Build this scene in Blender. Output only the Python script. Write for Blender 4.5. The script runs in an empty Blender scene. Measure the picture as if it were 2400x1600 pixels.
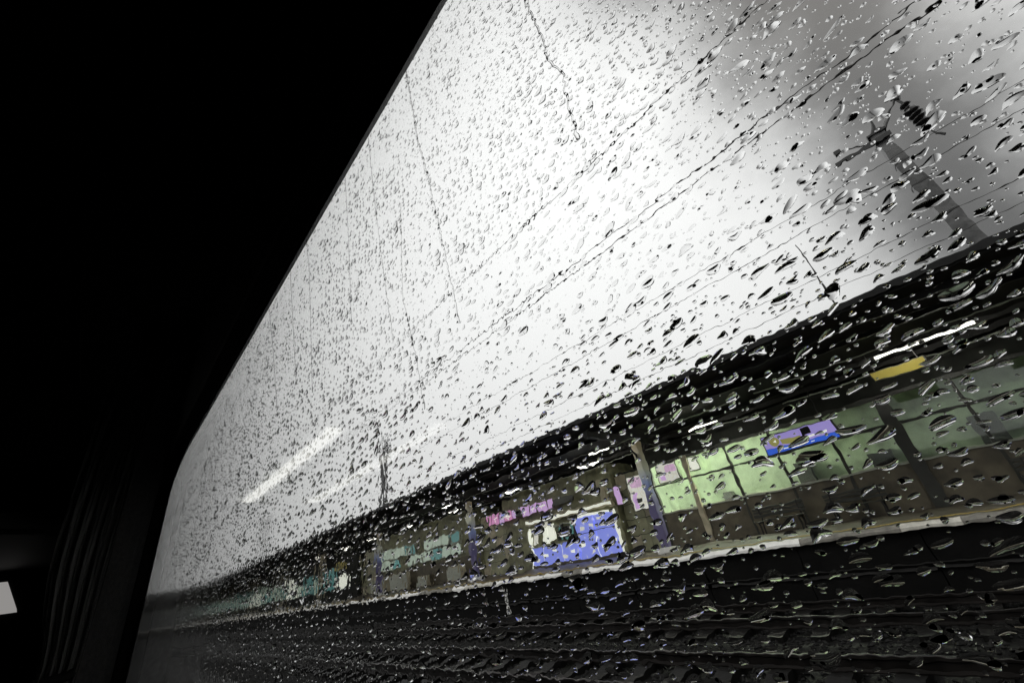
import bpy, math, random
import numpy as np
from mathutils import Matrix, Vector

# ------------------------------------------------------------------ camera, sky, sun, exposure
SC = bpy.context.scene
COL = SC.collection
CAMZ = 1.75                       # camera height above rail level (world X runs along the tracks, Y across them)

def vn(v):
    v = np.array(v, float)
    return v / np.linalg.norm(v)
F_PX = 944.5                      # focal length for a 2400 px wide frame
T_ = vn((-1020.0, 700.0, F_PX)); U_ = vn((-312.0, -1729.0, F_PX))
U_ = vn(U_ - T_ * float(U_ @ T_)); N_ = np.cross(T_, U_)
AX = np.array([-T_, N_, U_])      # rows: world X, Y, Z expressed in image axes
cam_d = bpy.data.cameras.new('camera')
cam_d.sensor_width = 36.0
cam_d.lens = F_PX / 2400.0 * 36.0
cam_d.clip_start = 0.005
cam_d.clip_end = 3000.0
cam = bpy.data.objects.new('camera', cam_d)
COL.objects.link(cam)
Rm = Matrix(((AX[0][0], -AX[0][1], -AX[0][2], 0.0),
             (AX[1][0], -AX[1][1], -AX[1][2], 0.0),
             (AX[2][0], -AX[2][1], -AX[2][2], CAMZ),
             (0, 0, 0, 1)))
cam.matrix_world = Rm
SC.camera = cam

SUN_EL, SUN_AZ = math.radians(52), math.radians(25)
w = bpy.data.worlds.new('World')
SC.world = w
w.use_nodes = True
nt = w.node_tree
nt.nodes.clear()
N = nt.nodes.new
L = nt.links.new
out = N('ShaderNodeOutputWorld'); bg = N('ShaderNodeBackground'); L(bg.outputs[0], out.inputs[0])
sky = N('ShaderNodeTexSky'); sky.sky_type = 'NISHITA'; sky.sun_disc = False
sky.sun_elevation = SUN_EL; sky.sun_rotation = SUN_AZ; sky.dust_density = 5.0
tc = N('ShaderNodeTexCoord')
dot = N('ShaderNodeVectorMath'); dot.operation = 'DOT_PRODUCT'
dot.inputs[1].default_value = (0.982, -0.187, 0.0)
L(tc.outputs['Generated'], dot.inputs[0])
nz = N('ShaderNodeTexNoise'); nz.inputs['Scale'].default_value = 5.5; nz.inputs['Detail'].default_value = 7
mp = N('ShaderNodeMapping'); mp.inputs['Scale'].default_value = (1.0, 0.5, 1.4)
L(tc.outputs['Generated'], mp.inputs[0]); L(mp.outputs[0], nz.inputs['Vector'])
m1 = N('ShaderNodeMath'); m1.operation = 'MULTIPLY_ADD'; m1.inputs[1].default_value = 0.22; m1.inputs[2].default_value = -0.11
L(nz.outputs[0], m1.inputs[0])
m2 = N('ShaderNodeMath'); m2.operation = 'ADD'
L(dot.outputs['Value'], m2.inputs[0]); L(m1.outputs[0], m2.inputs[1])
m3 = N('ShaderNodeMath'); m3.operation = 'MULTIPLY_ADD'; m3.inputs[1].default_value = 0.5; m3.inputs[2].default_value = 0.5
L(m2.outputs[0], m3.inputs[0])
rp = N('ShaderNodeValToRGB')
rp.color_ramp.interpolation = 'B_SPLINE'
stops = [(0.0, 0.80), (0.26, 0.80), (0.36, 0.77), (0.405, 0.64), (0.44, 0.40), (0.475, 0.17), (0.51, 0.11), (0.54, 0.15), (0.57, 0.36), (0.60, 0.55), (0.70, 0.66), (1.0, 0.75)]
el = rp.color_ramp.elements
while len(el) < len(stops):
    el.new(0.5)
for e, (p, v) in zip(el, stops):
    e.position = p; e.color = (v, v, v * 1.0, 1)
L(m3.outputs[0], rp.inputs[0])
cs = N('ShaderNodeVectorMath'); cs.operation = 'SCALE'; cs.inputs['Scale'].default_value = 13.4
L(rp.outputs[0], cs.inputs[0])
mx = N('ShaderNodeMixRGB'); mx.inputs[0].default_value = 0.985        # overcast layer in front of the clear sky
L(sky.outputs[0], mx.inputs[1])
sx_ = N('ShaderNodeSeparateXYZ'); L(tc.outputs['Generated'], sx_.inputs[0])
oz = N('ShaderNodeMath'); oz.operation = 'MULTIPLY_ADD'; oz.use_clamp = False; oz.inputs[1].default_value = 0.62; oz.inputs[2].default_value = 0.68   # overcast sky: brighter overhead
mxz = N('ShaderNodeMath'); mxz.operation = 'MAXIMUM'; mxz.inputs[1].default_value = 0.0
L(sx_.outputs['Z'], mxz.inputs[0]); L(mxz.outputs[0], oz.inputs[0])
cs2 = N('ShaderNodeVectorMath'); cs2.operation = 'SCALE'
L(cs.outputs[0], cs2.inputs[0]); L(oz.outputs[0], cs2.inputs['Scale'])
L(cs2.outputs[0], mx.inputs[2])
L(mx.outputs[0], bg.inputs[0])
bg.inputs[1].default_value = 0.1

sd = bpy.data.lights.new('sun', 'SUN'); sd.energy = 0.6; sd.angle = math.radians(25); sd.color = (1, 0.97, 0.92)
so = bpy.data.objects.new('sun', sd); COL.objects.link(so)
so.rotation_euler = (math.radians(38), 0, math.radians(-25))
SC.view_settings.view_transform = 'Standard'
SC.view_settings.look = 'None'
SC.view_settings.exposure = 0.0
SC.view_settings.gamma = 1.0
SC.view_settings.use_curve_mapping = False
SC.cycles.max_bounces = 14
SC.cycles.transmission_bounces = 12
SC.cycles.glossy_bounces = 5
SC.cycles.diffuse_bounces = 3
SC.cycles.transparent_max_bounces = 8
SC.cycles.sample_clamp_indirect = 3.0
SC.cycles.use_denoising = True

rng = np.random.default_rng(7)
random.seed(7)

# ------------------------------------------------------------------ materials
MATS = {}
def mat(name, col, rough=0.6, metal=0.0, var=0.0, scale=4.0, bump=0.0, bscale=30.0, emit=None, estr=0.0, coords='Object', stretch=(1, 1, 1)):
    if name in MATS:
        return MATS[name]
    m = bpy.data.materials.new(name); m.use_nodes = True
    t = m.node_tree; b = t.nodes['Principled BSDF']
    b.inputs['Base Color'].default_value = (*col, 1)
    b.inputs['Roughness'].default_value = rough
    b.inputs['Metallic'].default_value = metal
    if var or bump:
        c = t.nodes.new('ShaderNodeTexCoord'); mp_ = t.nodes.new('ShaderNodeMapping'); mp_.inputs['Scale'].default_value = stretch
        t.links.new(c.outputs[coords], mp_.inputs[0])
    if var:
        n = t.nodes.new('ShaderNodeTexNoise'); n.inputs['Scale'].default_value = scale; n.inputs['Detail'].default_value = 6
        t.links.new(mp_.outputs[0], n.inputs['Vector'])
        r = t.nodes.new('ShaderNodeValToRGB')
        r.color_ramp.elements[0].position = 0.3; r.color_ramp.elements[1].position = 0.7
        r.color_ramp.elements[0].color = (*[max(0, x * (1 - var)) for x in col], 1)
        r.color_ramp.elements[1].color = (*[min(1, x * (1 + var)) for x in col], 1)
        t.links.new(n.outputs[0], r.inputs[0]); t.links.new(r.outputs[0], b.inputs['Base Color'])
        q = t.nodes.new('ShaderNodeMapRange'); q.inputs['To Min'].default_value = max(0.05, rough - 0.15); q.inputs['To Max'].default_value = min(1, rough + 0.15)
        t.links.new(n.outputs[0], q.inputs[0]); t.links.new(q.outputs[0], b.inputs['Roughness'])
    if bump:
        n2 = t.nodes.new('ShaderNodeTexNoise'); n2.inputs['Scale'].default_value = bscale; n2.inputs['Detail'].default_value = 4
        t.links.new(mp_.outputs[0], n2.inputs['Vector'])
        bp = t.nodes.new('ShaderNodeBump'); bp.inputs['Strength'].default_value = bump; bp.inputs['Distance'].default_value = 0.02
        t.links.new(n2.outputs[0], bp.inputs['Height']); t.links.new(bp.outputs[0], b.inputs['Normal'])
    if emit:
        b.inputs['Emission Color'].default_value = (*emit, 1)
        b.inputs['Emission Strength'].default_value = estr
    MATS[name] = m
    return m

def glass_mat(name, ior, col=(1, 1, 1), bump=0.0, bscale=40.0):
    m = bpy.data.materials.new(name); m.use_nodes = True
    t = m.node_tree; t.nodes.clear()
    o = t.nodes.new('ShaderNodeOutputMaterial'); g = t.nodes.new('ShaderNodeBsdfGlass')
    g.inputs['IOR'].default_value = ior; g.inputs['Roughness'].default_value = 0.0; g.inputs['Color'].default_value = (*col, 1)
    t.links.new(g.outputs[0], o.inputs[0])
    if bump:
        c = t.nodes.new('ShaderNodeTexCoord'); n = t.nodes.new('ShaderNodeTexNoise'); n.inputs['Scale'].default_value = bscale; n.inputs['Detail'].default_value = 2
        t.links.new(c.outputs['Object'], n.inputs['Vector'])
        b = t.nodes.new('ShaderNodeBump'); b.inputs['Strength'].default_value = bump; b.inputs['Distance'].default_value = 0.001
        t.links.new(n.outputs[0], b.inputs['Height']); t.links.new(b.outputs[0], g.inputs['Normal'])
    MATS[name] = m
    return m

def sheet_glass(name, col, refl=0.08):
    """clear pane without refraction: see-through with a weak mirror"""
    m = bpy.data.materials.new(name); m.use_nodes = True
    t = m.node_tree; t.nodes.clear()
    o = t.nodes.new('ShaderNodeOutputMaterial'); a = t.nodes.new('ShaderNodeBsdfTransparent'); g = t.nodes.new('ShaderNodeBsdfGlossy'); x = t.nodes.new('ShaderNodeMixShader')
    a.inputs[0].default_value = (*col, 1); g.inputs['Roughness'].default_value = 0.03; x.inputs[0].default_value = refl
    t.links.new(a.outputs[0], x.inputs[1]); t.links.new(g.outputs[0], x.inputs[2]); t.links.new(x.outputs[0], o.inputs[0])
    MATS[name] = m
    return m

WATER = glass_mat('rain_water', 1.33)
PANE = glass_mat('window_glass', 1.46, (0.985, 0.99, 0.985), 0.042, 110.0)
BLACK = mat('black_rubber', (0.006, 0.006, 0.006), 0.8)
PANEL = mat('dark_cabin_panel', (0.006, 0.006, 0.006), 0.7, var=0.25, scale=60, bump=0.2, bscale=300)
CLOTH = mat('dark_curtain_cloth', (0.30, 0.29, 0.28), 0.95, var=0.3, scale=200, bump=0.4, bscale=500)
SEATM = mat('seat_fabric', (0.05, 0.045, 0.04), 0.95, var=0.3, scale=80)
CEILM = mat('cabin_ceiling', (0.02, 0.02, 0.02), 0.6)
TRAINP = mat('train_body_paint', (0.30, 0.30, 0.30), 0.35, var=0.1, scale=2)
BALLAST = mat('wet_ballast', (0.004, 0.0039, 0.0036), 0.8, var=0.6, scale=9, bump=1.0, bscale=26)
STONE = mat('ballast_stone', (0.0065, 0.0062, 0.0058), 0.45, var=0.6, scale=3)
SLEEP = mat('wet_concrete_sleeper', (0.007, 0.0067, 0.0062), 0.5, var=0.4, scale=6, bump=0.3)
RAILM = mat('rail_steel', (0.014, 0.012, 0.011), 0.35, 0.5, var=0.4, scale=5)
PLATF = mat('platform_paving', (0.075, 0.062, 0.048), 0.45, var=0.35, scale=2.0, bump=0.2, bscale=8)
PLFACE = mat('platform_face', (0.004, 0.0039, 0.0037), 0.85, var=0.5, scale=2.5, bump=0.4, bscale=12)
COPE = mat('white_coping', (0.84, 0.83, 0.80), 0.5, var=0.12, scale=5, bump=0.15)
TACT = mat('tactile_yellow', (0.30, 0.22, 0.05), 0.6, var=0.3, scale=8)
ROOFD = mat('canopy_dark_sheet', (0.022, 0.021, 0.020), 0.75, var=0.4, scale=1.2)
STEELD = mat('canopy_dark_steel', (0.035, 0.034, 0.033), 0.6, var=0.3, scale=3)
EDGEM = mat('canopy_edge_metal', (0.022, 0.022, 0.022), 0.5, 0.2, var=0.2, scale=4)
CREAM = mat('cream_steel', (0.50, 0.45, 0.33), 0.55, var=0.3, scale=3)
WAIN = mat('brown_wall_panel', (0.11, 0.095, 0.065), 0.6, var=0.4, scale=2.2, bump=0.2)
FRAME = mat('dark_window_frame', (0.035, 0.036, 0.03), 0.5, var=0.3)
SILL = mat('pale_sill', (0.45, 0.47, 0.40), 0.5, var=0.2)
FASCIA = mat('dark_fascia', (0.02, 0.021, 0.018), 0.7, var=0.4, scale=2)
OLIVEW = mat('olive_wall', (0.20, 0.20, 0.12), 0.6, var=0.5, scale=2.5)
TILEM = mat('olive_tile', (0.26, 0.26, 0.16), 0.4, var=0.45, scale=1.1)
GREEN = mat('pale_green_wall', (0.50, 0.58, 0.43), 0.7, var=0.5, scale=1.3, bump=0.1, bscale=4)
ROOMFL = mat('room_floor', (0.12, 0.14, 0.10), 0.4, var=0.3)
LAMPW = mat('fluorescent_tube', (0.9, 0.9, 0.9), 0.4, emit=(1.0, 0.98, 0.88), estr=100.0)
ROOML = mat('room_lamp_diffuser', (0.9, 0.9, 0.9), 0.4, emit=(1.0, 0.99, 0.84), estr=640.0)
CABINL = mat('cabin_lamp_diffuser', (0.9, 0.9, 0.9), 0.4, emit=(1.0, 0.99, 0.93), estr=1.05)
BLUEL = mat('blue_lit_panel', (0.3, 0.33, 0.8), 0.3, emit=(0.24, 0.30, 0.82), estr=0.62)
VIOL = mat('violet_lit_panel', (0.4, 0.34, 0.7), 0.3, emit=(0.42, 0.34, 0.82), estr=0.5)
PINKL = mat('pink_lit_sign', (0.6, 0.3, 0.5), 0.3, emit=(0.66, 0.25, 0.52), estr=0.55)
LILAC = mat('lilac_lit_sign', (0.6, 0.4, 0.7), 0.3, emit=(0.62, 0.40, 0.72), estr=0.6)
WHITEL = mat('white_lit_panel', (0.8, 0.8, 0.8), 0.3, emit=(0.86, 0.88, 0.74), estr=0.75)
GRYL = mat('grey_green_lit_pane', (0.4, 0.46, 0.4), 0.2, var=0.0, emit=(0.33, 0.41, 0.33), estr=0.62)
TEALL = mat('teal_lit_pane', (0.1, 0.25, 0.25), 0.2, emit=(0.07, 0.20, 0.19), estr=0.5)
YELL = mat('yellow_lit_sign', (0.35, 0.29, 0.06), 0.3, emit=(0.75, 0.60, 0.12), estr=0.10)
OLIVE = mat('olive_sign_print', (0.35, 0.33, 0.10), 0.4, emit=(0.35, 0.33, 0.10), estr=0.5)
BLUED = mat('deep_blue_strip', (0.03, 0.10, 0.55), 0.3, emit=(0.03, 0.11, 0.62), estr=0.7)
PAPER = mat('glowing_poster', (0.70, 0.66, 0.66), 0.7, var=0.3, scale=7, emit=(0.8, 0.8, 0.7), estr=0.55)  # paper glows by itself, in place of lamp light falling on it
PAPERP = mat('pink_glowing_print', (0.62, 0.42, 0.60), 0.7, var=0.3, scale=7, emit=(0.62, 0.42, 0.60), estr=0.6)  # print has the same added glow as the poster paper
MASTM = mat('galvanised_mast', (0.10, 0.10, 0.10), 0.5, 0.3, var=0.6, scale=5, bump=0.3, bscale=18)
MASTD = mat('mast_band', (0.04, 0.04, 0.04), 0.5, 0.3)
PORC = mat('dark_insulator', (0.012, 0.011, 0.011), 0.2)
WIREM = mat('wire_metal', (0.03, 0.028, 0.027), 0.4, 0.5)
VESTL = mat('lit_vestibule_pane', (0.5, 0.5, 0.48), 0.4, emit=(0.30, 0.29, 0.28), estr=0.9)
CLEAR = sheet_glass('shop_glass', (0.90, 0.95, 0.90))
TINT = sheet_glass('tinted_edge_band', (0.24, 0.24, 0.24), 0.02)
_m2 = BLUEL.node_tree; _bb = _m2.nodes['Principled BSDF']
_tc = _m2.nodes.new('ShaderNodeTexCoord'); _vo = _m2.nodes.new('ShaderNodeTexVoronoi'); _vo.inputs['Scale'].default_value = 3.2
_nn = _m2.nodes.new('ShaderNodeTexNoise'); _nn.inputs['Scale'].default_value = 5.0; _nn.inputs['Detail'].default_value = 5
_mm = _m2.nodes.new('ShaderNodeMath'); _mm.operation = 'MULTIPLY'
_rr = _m2.nodes.new('ShaderNodeValToRGB')
_rr.color_ramp.elements[0].position = 0.03; _rr.color_ramp.elements[0].color = (0.72, 0.74, 0.80, 1)
_rr.color_ramp.elements[1].position = 0.14; _rr.color_ramp.elements[1].color = (0.20, 0.25, 0.80, 1)
_m2.links.new(_tc.outputs['Object'], _vo.inputs['Vector']); _m2.links.new(_tc.outputs['Object'], _nn.inputs['Vector'])
_m2.links.new(_vo.outputs['Distance'], _mm.inputs[0]); _m2.links.new(_nn.outputs[0], _mm.inputs[1]); _m2.links.new(_mm.outputs[0], _rr.inputs[0])
_m2.links.new(_rr.outputs[0], _bb.inputs['Emission Color'])
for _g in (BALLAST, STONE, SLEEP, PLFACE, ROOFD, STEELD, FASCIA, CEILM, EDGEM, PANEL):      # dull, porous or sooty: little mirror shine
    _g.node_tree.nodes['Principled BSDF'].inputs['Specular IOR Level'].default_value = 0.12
# painted column: cream above, pale blue band, violet below
COLM = bpy.data.materials.new('painted_column'); COLM.use_nodes = True
_t = COLM.node_tree; _b = _t.nodes['Principled BSDF']; _b.inputs['Roughness'].default_value = 0.4
_c = _t.nodes.new('ShaderNodeTexCoord'); _s = _t.nodes.new('ShaderNodeSeparateXYZ'); _m = _t.nodes.new('ShaderNodeMapRange'); _r = _t.nodes.new('ShaderNodeValToRGB')
_m.inputs['From Max'].default_value = 4.2
_t.links.new(_c.outputs['Object'], _s.inputs[0]); _t.links.new(_s.outputs['Z'], _m.inputs[0]); _t.links.new(_m.outputs[0], _r.inputs[0]); _t.links.new(_r.outputs[0], _b.inputs['Base Color'])
_e = _r.color_ramp.elements
while len(_e) < 5:
    _e.new(0.5)
for e, (p, c) in zip(_e, [(0.0, (0.13, 0.11, 0.22)), (0.44, (0.15, 0.13, 0.30)), (0.56, (0.30, 0.38, 0.72)), (0.70, (0.72, 0.74, 0.62)), (0.92, (0.55, 0.45, 0.30))]):
    e.position = p; e.color = (*c, 1)

# ------------------------------------------------------------------ mesh helpers
class MB:
    def __init__(self):
        self.v = []; self.f = []; self.sm = []
    def add(self, vs, fs, smooth=False):
        o = len(self.v); self.v += [tuple(map(float, p)) for p in vs]
        self.f += [tuple(i + o for i in f) for f in fs]; self.sm += [smooth] * len(fs)
        return self
    def box(self, x0, x1, y0, y1, z0, z1):
        x0, x1 = sorted((x0, x1)); y0, y1 = sorted((y0, y1)); z0, z1 = sorted((z0, z1))
        vs = [(x, y, z) for x in (x0, x1) for y in (y0, y1) for z in (z0, z1)]
        return self.add(vs, [(0, 1, 3, 2), (4, 6, 7, 5), (0, 4, 5, 1), (2, 3, 7, 6), (0, 2, 6, 4), (1, 5, 7, 3)])
    def bevbox(self, x0, x1, y0, y1, z0, z1, b=0.01):
        """box with a chamfer on its four edges parallel to x"""
        x0, x1 = sorted((x0, x1))
        prof = [(y0 + b, z0), (y1 - b, z0), (y1, z0 + b), (y1, z1 - b), (y1 - b, z1), (y0 + b, z1), (y0, z1 - b), (y0, z0 + b)]
        return self.prism([(0, p[0], p[1]) for p in prof], (x0, 0, 0), (x1, 0, 0))
    def prism(self, prof, o0, o1):
        n = len(prof)
        vs = [tuple(np.add(p, o0)) for p in prof] + [tuple(np.add(p, o1)) for p in prof]
        fs = [tuple(range(n - 1, -1, -1)), tuple(range(n, 2 * n))] + [(i, (i + 1) % n, (i + 1) % n + n, i + n) for i in range(n)]
        return self.add(vs, fs)
    def tube(self, pts, r, k=8, caps=True):
        pts = [np.array(p, float) for p in pts]
        rs = r if isinstance(r, (list, tuple)) else [r] * len(pts)
        vs = []; fs = []
        for i, p in enumerate(pts):
            d = vn(pts[min(i + 1, len(pts) - 1)] - pts[max(i - 1, 0)])
            a = np.array((0, 0, 1.0)) if abs(d[2]) < 0.9 else np.array((1.0, 0, 0))
            u = vn(np.cross(d, a)); v = np.cross(d, u)
            for j in range(k):
                th = 2 * math.pi * j / k
                vs.append(p + rs[i] * (math.cos(th) * u + math.sin(th) * v))
        for i in range(len(pts) - 1):
            for j in range(k):
                fs.append((i * k + j, i * k + (j + 1) % k, (i + 1) * k + (j + 1) % k, (i + 1) * k + j))
        self.add(vs, fs, True)
        if caps:
            n = len(pts)
            self.add(vs[:k], [tuple(range(k - 1, -1, -1))]); self.add(vs[(n - 1) * k:], [tuple(range(k))])
        return self
    def build(self, name, m, parent=None, loc=None):
        me = bpy.data.meshes.new(name)
        me.from_pydata(self.v, [], self.f); me.update()
        me.polygons.foreach_set('use_smooth', self.sm)
        me.materials.append(m)
        return link(name, me, parent, loc)

def link(name, me, parent=None, loc=None):
    o = bpy.data.objects.new(name, me); COL.objects.link(o)
    if parent is not None: o.parent = parent
    if loc is not None: o.location = loc
    return o
def tag(o, label, cat, group=None):
    o['label'] = label; o['category'] = cat
    if group: o['group'] = group
    return o
def thing(name, label, cat, loc=(0, 0, 0), group=None):
    o = bpy.data.objects.new(name, None); COL.objects.link(o); o.location = loc
    o.empty_display_size = 0.1
    return tag(o, label, cat, group)
def struct(o, kind='structure'):
    o['kind'] = kind
    return o
def B(name, m, parent, *bx):
    return MB().box(*bx).build(name, m, parent)

PZ = 1.18                          # platform level
# ------------------------------------------------------------------ ground, tracks
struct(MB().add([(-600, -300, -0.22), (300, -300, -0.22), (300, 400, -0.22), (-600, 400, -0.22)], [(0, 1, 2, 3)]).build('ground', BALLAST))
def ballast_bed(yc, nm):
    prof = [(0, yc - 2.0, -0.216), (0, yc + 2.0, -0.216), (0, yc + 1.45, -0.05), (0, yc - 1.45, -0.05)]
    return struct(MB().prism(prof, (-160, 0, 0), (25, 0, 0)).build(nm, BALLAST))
TRACKS = [2.33, 5.96, 9.6]
names = ['nearest railway track of three beside the train window', 'middle railway track between the train and the platform', 'farthest railway track running along the platform face']
sl = MB().prism([(0, -1.2, -0.09), (0, 1.2, -0.09), (0, 1.2, 0.02), (0, 0.95, 0.05), (0, 0.5, 0.05), (0, 0.3, 0.0), (0, -0.3, 0.0), (0, -0.5, 0.05), (0, -0.95, 0.05), (0, -1.2, 0.02)], (-0.12, 0, 0), (0.12, 0, 0))
slm = bpy.data.meshes.new('sleeper'); slm.from_pydata(sl.v, [], sl.f); slm.materials.append(SLEEP)
RP = [(-0.065, 0.0), (0.065, 0.0), (0.065, 0.012), (0.012, 0.03), (0.010, 0.10), (0.034, 0.115), (0.034, 0.145), (0.024, 0.152), (-0.024, 0.152), (-0.034, 0.145), (-0.034, 0.115), (-0.010, 0.10), (-0.012, 0.03), (-0.065, 0.012)]
for yc, lb in zip(TRACKS, names):
    ballast_bed(yc, 'ballast_bed')
    tr = thing('railway_track', lb, 'track', (0, yc, 0), 'railway tracks beside the platform')
    for s in (-0.72, 0.72):
        r = MB().prism([(0, s + a, b + 0.052) for a, b in RP], (-160, 0, 0), (25, 0, 0)).build('rail', RAILM, tr)
    for k in range(125):
        o = link('sleeper', slm, tr, (9 - k * 0.65, 0, 0))
# loose ballast
nS = 26000
px = rng.uniform(-26, 7, nS); py = rng.uniform(3.2, 11.0, nS)
rad = rng.uniform(0.018, 0.042, nS)
base = np.array([(1, 0, 0), (-1, 0, 0), (0, 1, 0), (0, -1, 0), (0, 0, 1), (0, 0, -1)], float)
bf = np.array([(0, 2, 4), (2, 1, 4), (1, 3, 4), (3, 0, 4), (2, 0, 5), (1, 2, 5), (3, 1, 5), (0, 3, 5)])
def bedz(y):
    d = np.min(np.abs(y[:, None] - np.array(TRACKS)[None]), axis=1)
    return np.where(d < 1.45, -0.05, np.clip(-0.05 - (d - 1.45) * 0.30, -0.216, 0))
pz = bedz(py)
vs = base[None] * (rad[:, None, None] * rng.uniform(0.6, 1.3, (nS, 6, 1)))
ang = rng.uniform(0, 6.283, nS); ca, sa = np.cos(ang)[:, None], np.sin(ang)[:, None]
X = vs[..., 0] * ca - vs[..., 1] * sa + px[:, None]; Y = vs[..., 0] * sa + vs[..., 1] * ca + py[:, None]; Z = vs[..., 2] * 0.8 + pz[:, None] + 0.008
V = np.stack([X, Y, Z], -1).reshape(-1, 3); Fc = (bf[None] + (np.arange(nS) * 6)[:, None, None]).reshape(-1, 3)
def np_mesh(name, V, Fc, m, smooth=True, flat_mask=None):
    me = bpy.data.meshes.new(name)
    me.vertices.add(len(V)); me.vertices.foreach_set('co', np.ascontiguousarray(V, dtype=np.float32).ravel())
    me.loops.add(Fc.size); me.loops.foreach_set('vertex_index', Fc.astype(np.int32).ravel())
    me.polygons.add(len(Fc)); me.polygons.foreach_set('loop_start', (np.arange(len(Fc)) * 3).astype(np.int32)); me.polygons.foreach_set('loop_total', np.full(len(Fc), 3, np.int32))
    sm = np.full(len(Fc), smooth, bool)
    if flat_mask is not None: sm = ~flat_mask
    me.polygons.foreach_set('use_smooth', sm)
    me.materials.append(m); me.update(calc_edges=True); me.validate()
    return me
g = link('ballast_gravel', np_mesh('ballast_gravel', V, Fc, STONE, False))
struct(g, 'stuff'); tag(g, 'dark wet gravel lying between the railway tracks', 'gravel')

# ------------------------------------------------------------------ platform
PY = 11.3
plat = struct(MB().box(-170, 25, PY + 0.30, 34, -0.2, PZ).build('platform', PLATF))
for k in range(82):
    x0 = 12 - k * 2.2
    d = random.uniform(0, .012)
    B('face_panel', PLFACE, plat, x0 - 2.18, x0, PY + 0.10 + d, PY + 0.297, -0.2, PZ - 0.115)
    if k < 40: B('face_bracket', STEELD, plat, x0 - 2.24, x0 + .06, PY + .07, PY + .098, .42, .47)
MB().tube([(-168, PY + .05, .52), (12, PY + .05, .52)], .022, 8).build('cable_pipe', SLEEP, plat)
cm = MB().prism([(0, 0, 0.15), (0, 0.32, 0.15), (0, 0.32, 0.262), (0, 0.08, 0.262), (0, 0, 0.20)], (-0.448, 0, 0), (0.448, 0, 0))
cme = bpy.data.meshes.new('coping_stone'); cme.from_pydata(cm.v, [], cm.f); cme.materials.append(COPE)
cme2 = cme.copy(); cme2.materials.clear(); cme2.materials.append(mat('worn_coping', (0.55, 0.53, 0.47), 0.6, var=0.4, scale=5, bump=0.2))
cme3 = cme.copy(); cme3.materials.clear(); cme3.materials.append(mat('stained_coping', (0.20, 0.19, 0.165), 0.6, var=0.5, scale=5, bump=0.2))
for k in range(195):
    d = random.uniform(-0.006, 0.006)
    o = link('coping_stone', random.choices((cme, cme2, cme3), (.5, .27, .23))[0], plat, (8 - k * 0.9, PY + d, PZ - 0.26 + random.uniform(-0.004, 0.006)))
tm = MB().box(-0.148, 0.148, 0, 0.3, 0, 0.008)
for i in range(4):
    for j in range(4):
        tm.add(*(lambda cx, cy: ([(cx - .02, cy - .02, .0085), (cx + .02, cy - .02, .0085), (cx + .02, cy + .02, .0085), (cx - .02, cy + .02, .0085), (cx, cy, .016)], [(0, 1, 4), (1, 2, 4), (2, 3, 4), (3, 0, 4)]))(-.11 + i * .073, .04 + j * .073))
tme = bpy.data.meshes.new('tactile_tile'); tme.from_pydata(tm.v, [], tm.f); tme.materials.append(TACT)
for k in range(220):
    link('tactile_tile', tme, plat, (6 - k * 0.3, PY + 0.95, PZ + 0.004))

# ------------------------------------------------------------------ canopy over the platform
CY = 11.5; CZ = 5.55
can = thing('platform_canopy', 'long dark platform canopy with steel columns over the lit platform', 'canopy', (0, 0, 0))
for k in range(30):
    x0 = 16 - k * 6.0
    MB().prism([(0, CY, CZ), (0, 26, CZ + 0.02), (0, 26, CZ + 0.45), (0, CY + 0.05, CZ + 0.22)], (x0 - 5.985, 0, 0), (x0, 0, 0)).build('roof_panel', ROOFD, can)
MB().prism([(0, CY - 0.09, CZ + 0.05), (0, CY - 0.004, CZ + 0.05), (0, CY - 0.004, CZ + 0.23), (0, CY - 0.02, CZ + 0.23), (0, CY - 0.02, CZ + 0.07), (0, CY - 0.075, CZ + 0.07), (0, CY - 0.075, CZ + 0.20), (0, CY - 0.09, CZ + 0.20)], (-160, 0, 0), (20, 0, 0)).build('gutter', EDGEM, can)
for y in (12.3, 13.6, 16.4, 17.6):
    MB().prism([(0, y - .05, CZ - .16), (0, y + .05, CZ - .16), (0, y + .05, CZ - .15), (0, y + .006, CZ - .145), (0, y + .006, CZ - .003), (0, y - .006, CZ - .003), (0, y - .006, CZ - .145), (0, y - .05, CZ - .15)], (-160, 0, 0), (20, 0, 0)).build('purlin', STEELD, can)
COLX = [2.9 - 11.4 * k for k in range(10)]
for i, x in enumerate(COLX):
    MB().prism([(-.09, 0, CZ - .40), (.09, 0, CZ - .40), (.09, 0, CZ - .165), (-.09, 0, CZ - .165)], (x, CY + .3, 0), (x, 21, 0)).build('cross_beam', STEELD, can)
    c = MB()
    h = CZ - .405 - PZ
    s = 0.16
    c.prism([(-s, -s + .03, 0), (-s + .03, -s, 0), (s - .03, -s, 0), (s, -s + .03, 0), (s, s - .03, 0), (s - .03, s, 0), (-s + .03, s, 0), (-s, s - .03, 0)], (0, 0, .16), (0, 0, h))
    co = c.build('column', COLM if i < 4 else CREAM, can, (x, 15.0, PZ))
    MB().prism([(-.27, -.25, 0), (-.25, -.27, 0), (.25, -.27, 0), (.27, -.25, 0), (.27, .25, 0), (.25, .27, 0), (-.25, .27, 0), (-.27, .25, 0)], (0, 0, 0.002), (0, 0, .17)).build('column_base', COPE, co)
    MB().prism([(0, -.9, h - .02), (0, 0, h - .75), (0, 0.9, h - .02), (0, 0.8, h - .02), (0, 0, h - .62), (0, -.8, h - .02)], (-.03, 0, 0), (.03, 0, 0)).build('knee_brace', STEELD, co)
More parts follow.
